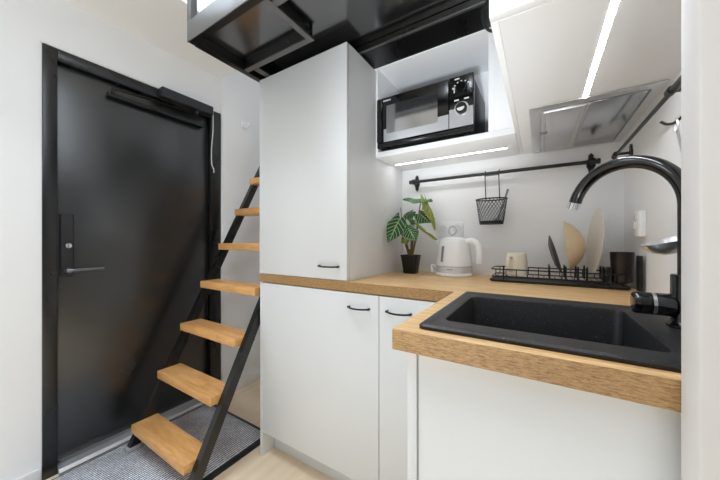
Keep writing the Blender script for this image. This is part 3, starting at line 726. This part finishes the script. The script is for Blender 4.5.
MB().box(.118, hx1 - .031, hy0 + .032, hy1 - .030, 1.4435, 1.449, .002).build('glass_panel', M_hoodglass, hd)
MB().box(.1125, .1175, hy0 + .030, hy1 - .03, 1.442, 1.449, .001).build('divider', M_alu, hd)

# ------------------------------------------------------------------ loft platform
lf = thing('loft_platform', 'black steel loft bed platform with glossy underside above the kitchen', 'loft', (-0.65, 0.9, 1.865))
lx0, lx1, ly0, ly1, lz0, lz1 = -1.208, -.088, .611, 1.1785, 1.865, 1.947
fb = tag(MB().box(lx0, lx1, ly0, ly0 + .004, lz0, lz1, .001).build('front_beam', M_frame, lf), 'grey steel front beam')
m = MB(); m.box(lx0 + .003, lx1, ly0 + .0045, ly0 + .030, lz0 + .001, lz0 + .005); m.box(lx0 + .003, lx1, ly0 + .0265, ly0 + .03, lz0 + .005, 1.903); m.build('lower_flange', M_steel_black, fb)
MB().box(lx0, lx0 + .03, ly0 + .031, ly1, lz0, lz1, .001).build('side_beam', M_steel_black, lf)
m = MB(); m.box(lx0 + .031, lx1, 1.05, 1.055, lz0, lz0 + .035); m.box(lx0 + .031, lx1, 1.055, ly1, lz0 + .004, lz0 + .010); rb = m.build('rear_beam', M_steel_black, lf)
MB().box(lx0 + .031, lx1, 1.040, 1.0495, lz0 + .001, lz0 + .005).build('flange', M_frame, rb)
sheet = MB().box(lx0 + .031, lx1, ly0 + .031, ly1, 1.903, 1.912).build('underside_sheet', M_loftsheet, lf)
# flat flanges of the angle irons that frame the hatch
def flange(q, web):
    o = MB().box(*q).build('angle_iron', M_frame, lf)
    MB().box(*web).build('web', M_steel_black, o)
flange((lx0 + .031, -.765, .853, .877, lz0, lz0 + .005), (lx0 + .031, -.765, .860, .865, lz0 + .005, 1.903))
flange((-.789, -.765, .642, .853, lz0, lz0 + .005), (-.785, -.780, .642, .853, lz0 + .005, 1.903))
flange((-.764, -.12, .659, .683, lz0, lz0 + .005), (-.764, -.12, .668, .673, lz0 + .005, 1.903))
flange((-1.14, -1.108, .881, 1.049, lz0, lz0 + .005), (-1.126, -1.121, .881, 1.049, lz0 + .005, 1.903))
m = MB(); m.box(lx0, lx0 + .026, ly0, ly0 + .026, lz1, 2.60, .001); m.build('railing_post', M_frame, lf)
m = MB(); m.box(lx0, -.088, ly0, ly0 + .026, 2.60, 2.626); m.build('railing_bar', M_frame, lf)
o = MB().tube(bez([(-.100, .95, 1.9025), (-.135, .95, 1.80), (-.149, .95, 1.776), (-.152, .95, 1.756), (-.143, .95, 1.725), (-.126, .95, 1.70), (-.0765, .965, 1.69)], 10), .0045, 8).build('cable', M_plasticblk)
tag(o, 'black cable looping from the loft to the overhead white cabinet', 'cable')

# ------------------------------------------------------------------ light
def area(name, loc, rot, sx, sy, power, col=(1, 1, 1)):
    d = bpy.data.lights.new(name, 'AREA'); d.shape = 'RECTANGLE'; d.size = sx; d.size_y = sy; d.energy = power; d.color = col
    o = bpy.data.objects.new(name, d); COL.objects.link(o); o.location = loc; o.rotation_euler = rot
    return o
area('window_daylight', (0.15, -3.0, 1.17), (PI / 2, 0, 0), 3.4, 2.2, 2, (0.78, 0.88, 1.0))
area('ceiling_fill', (0.0, 0.0, 2.68), (0, 0, 0), 2.2, 0.5, 13, (0.78, 0.88, 1.0))  # unseen light added overhead to even out the room
area('entry_fill', (-1.2, 0.25, 2.68), (0, 0, 0), 0.35, 0.6, 18, (0.78, 0.88, 1.0))  # unseen light added to brighten the entrance side
d = bpy.data.lights.new('soffit_fill', 'POINT'); d.energy = 7; d.shadow_soft_size = 0.14; d.color = (0.78, 0.88, 1.0)
o = bpy.data.objects.new('soffit_fill', d); COL.objects.link(o); o.location = (-0.95, -0.15, 1.80)  # unseen point light added to lift the entry ceiling and corner
area('low_fill', (0.0, -1.4, 0.10), (math.radians(125), 0, math.radians(5)), 2.2, 0.3, 9.5, (0.84, 0.92, 1.0))  # unseen low light added to reach the undersides and the niche
def bounce_spot(name, loc, power, deg=50, rot=(0, 0, 0)):
    d = bpy.data.lights.new(name, 'SPOT'); d.energy = power; d.spot_size = math.radians(deg); d.spot_blend = 0.6; d.shadow_soft_size = 0.05; d.color = (0.70, 0.845, 1.0)
    o = bpy.data.objects.new(name, d); COL.objects.link(o); o.location = loc; o.rotation_euler = rot
for x, y in ((-1.05, -0.35), (-0.45, -0.75), (0.45, -1.0), (-0.4, -1.4), (0.5, -1.7)):
    bounce_spot('floor_bounce_spot', (x, y, 2.66), 150)  # unseen spots added so the floor bounces light upward
d = bpy.data.lights.new('niche_fill', 'SPOT'); d.energy = 230; d.spot_size = math.radians(22); d.spot_blend = 1.0; d.shadow_soft_size = 0.12; d.color = (0.84, 0.92, 1.0)
o = bpy.data.objects.new('niche_fill', d); COL.objects.link(o); o.location = (0.0, -1.2, 0.15)  # unseen spot added to brighten the microwave niche
o.rotation_euler = (Vector((-.38, 1.3, 1.76)) - o.location).to_track_quat('-Z', 'Y').to_euler()
W = bpy.data.worlds.new('world'); scene.world = W; W.use_nodes = True
W.node_tree.nodes['Background'].inputs['Color'].default_value = (0.9, 0.95, 1.0, 1); W.node_tree.nodes['Background'].inputs['Strength'].default_value = 0.5

# ------------------------------------------------------------------ camera
cd = bpy.data.cameras.new('camera'); cam = bpy.data.objects.new('camera', cd); COL.objects.link(cam)
cd.sensor_width = 36; cd.lens = 287 / 720 * 36; cd.shift_y = 1 / 720; cd.clip_start = 0.02
cam.location = (0, 0, 1.062); cam.rotation_euler = (PI / 2, 0, math.atan(180 / 287))
scene.camera = cam
vs = scene.view_settings
scene.display_settings.display_device = 'sRGB'
vs.view_transform = 'Standard'; vs.look = 'None'; vs.gamma = 1.0; vs.use_curve_mapping = False; vs.exposure = -0.07
scene.cycles.max_bounces = 10; scene.cycles.diffuse_bounces = 6; scene.cycles.glossy_bounces = 6
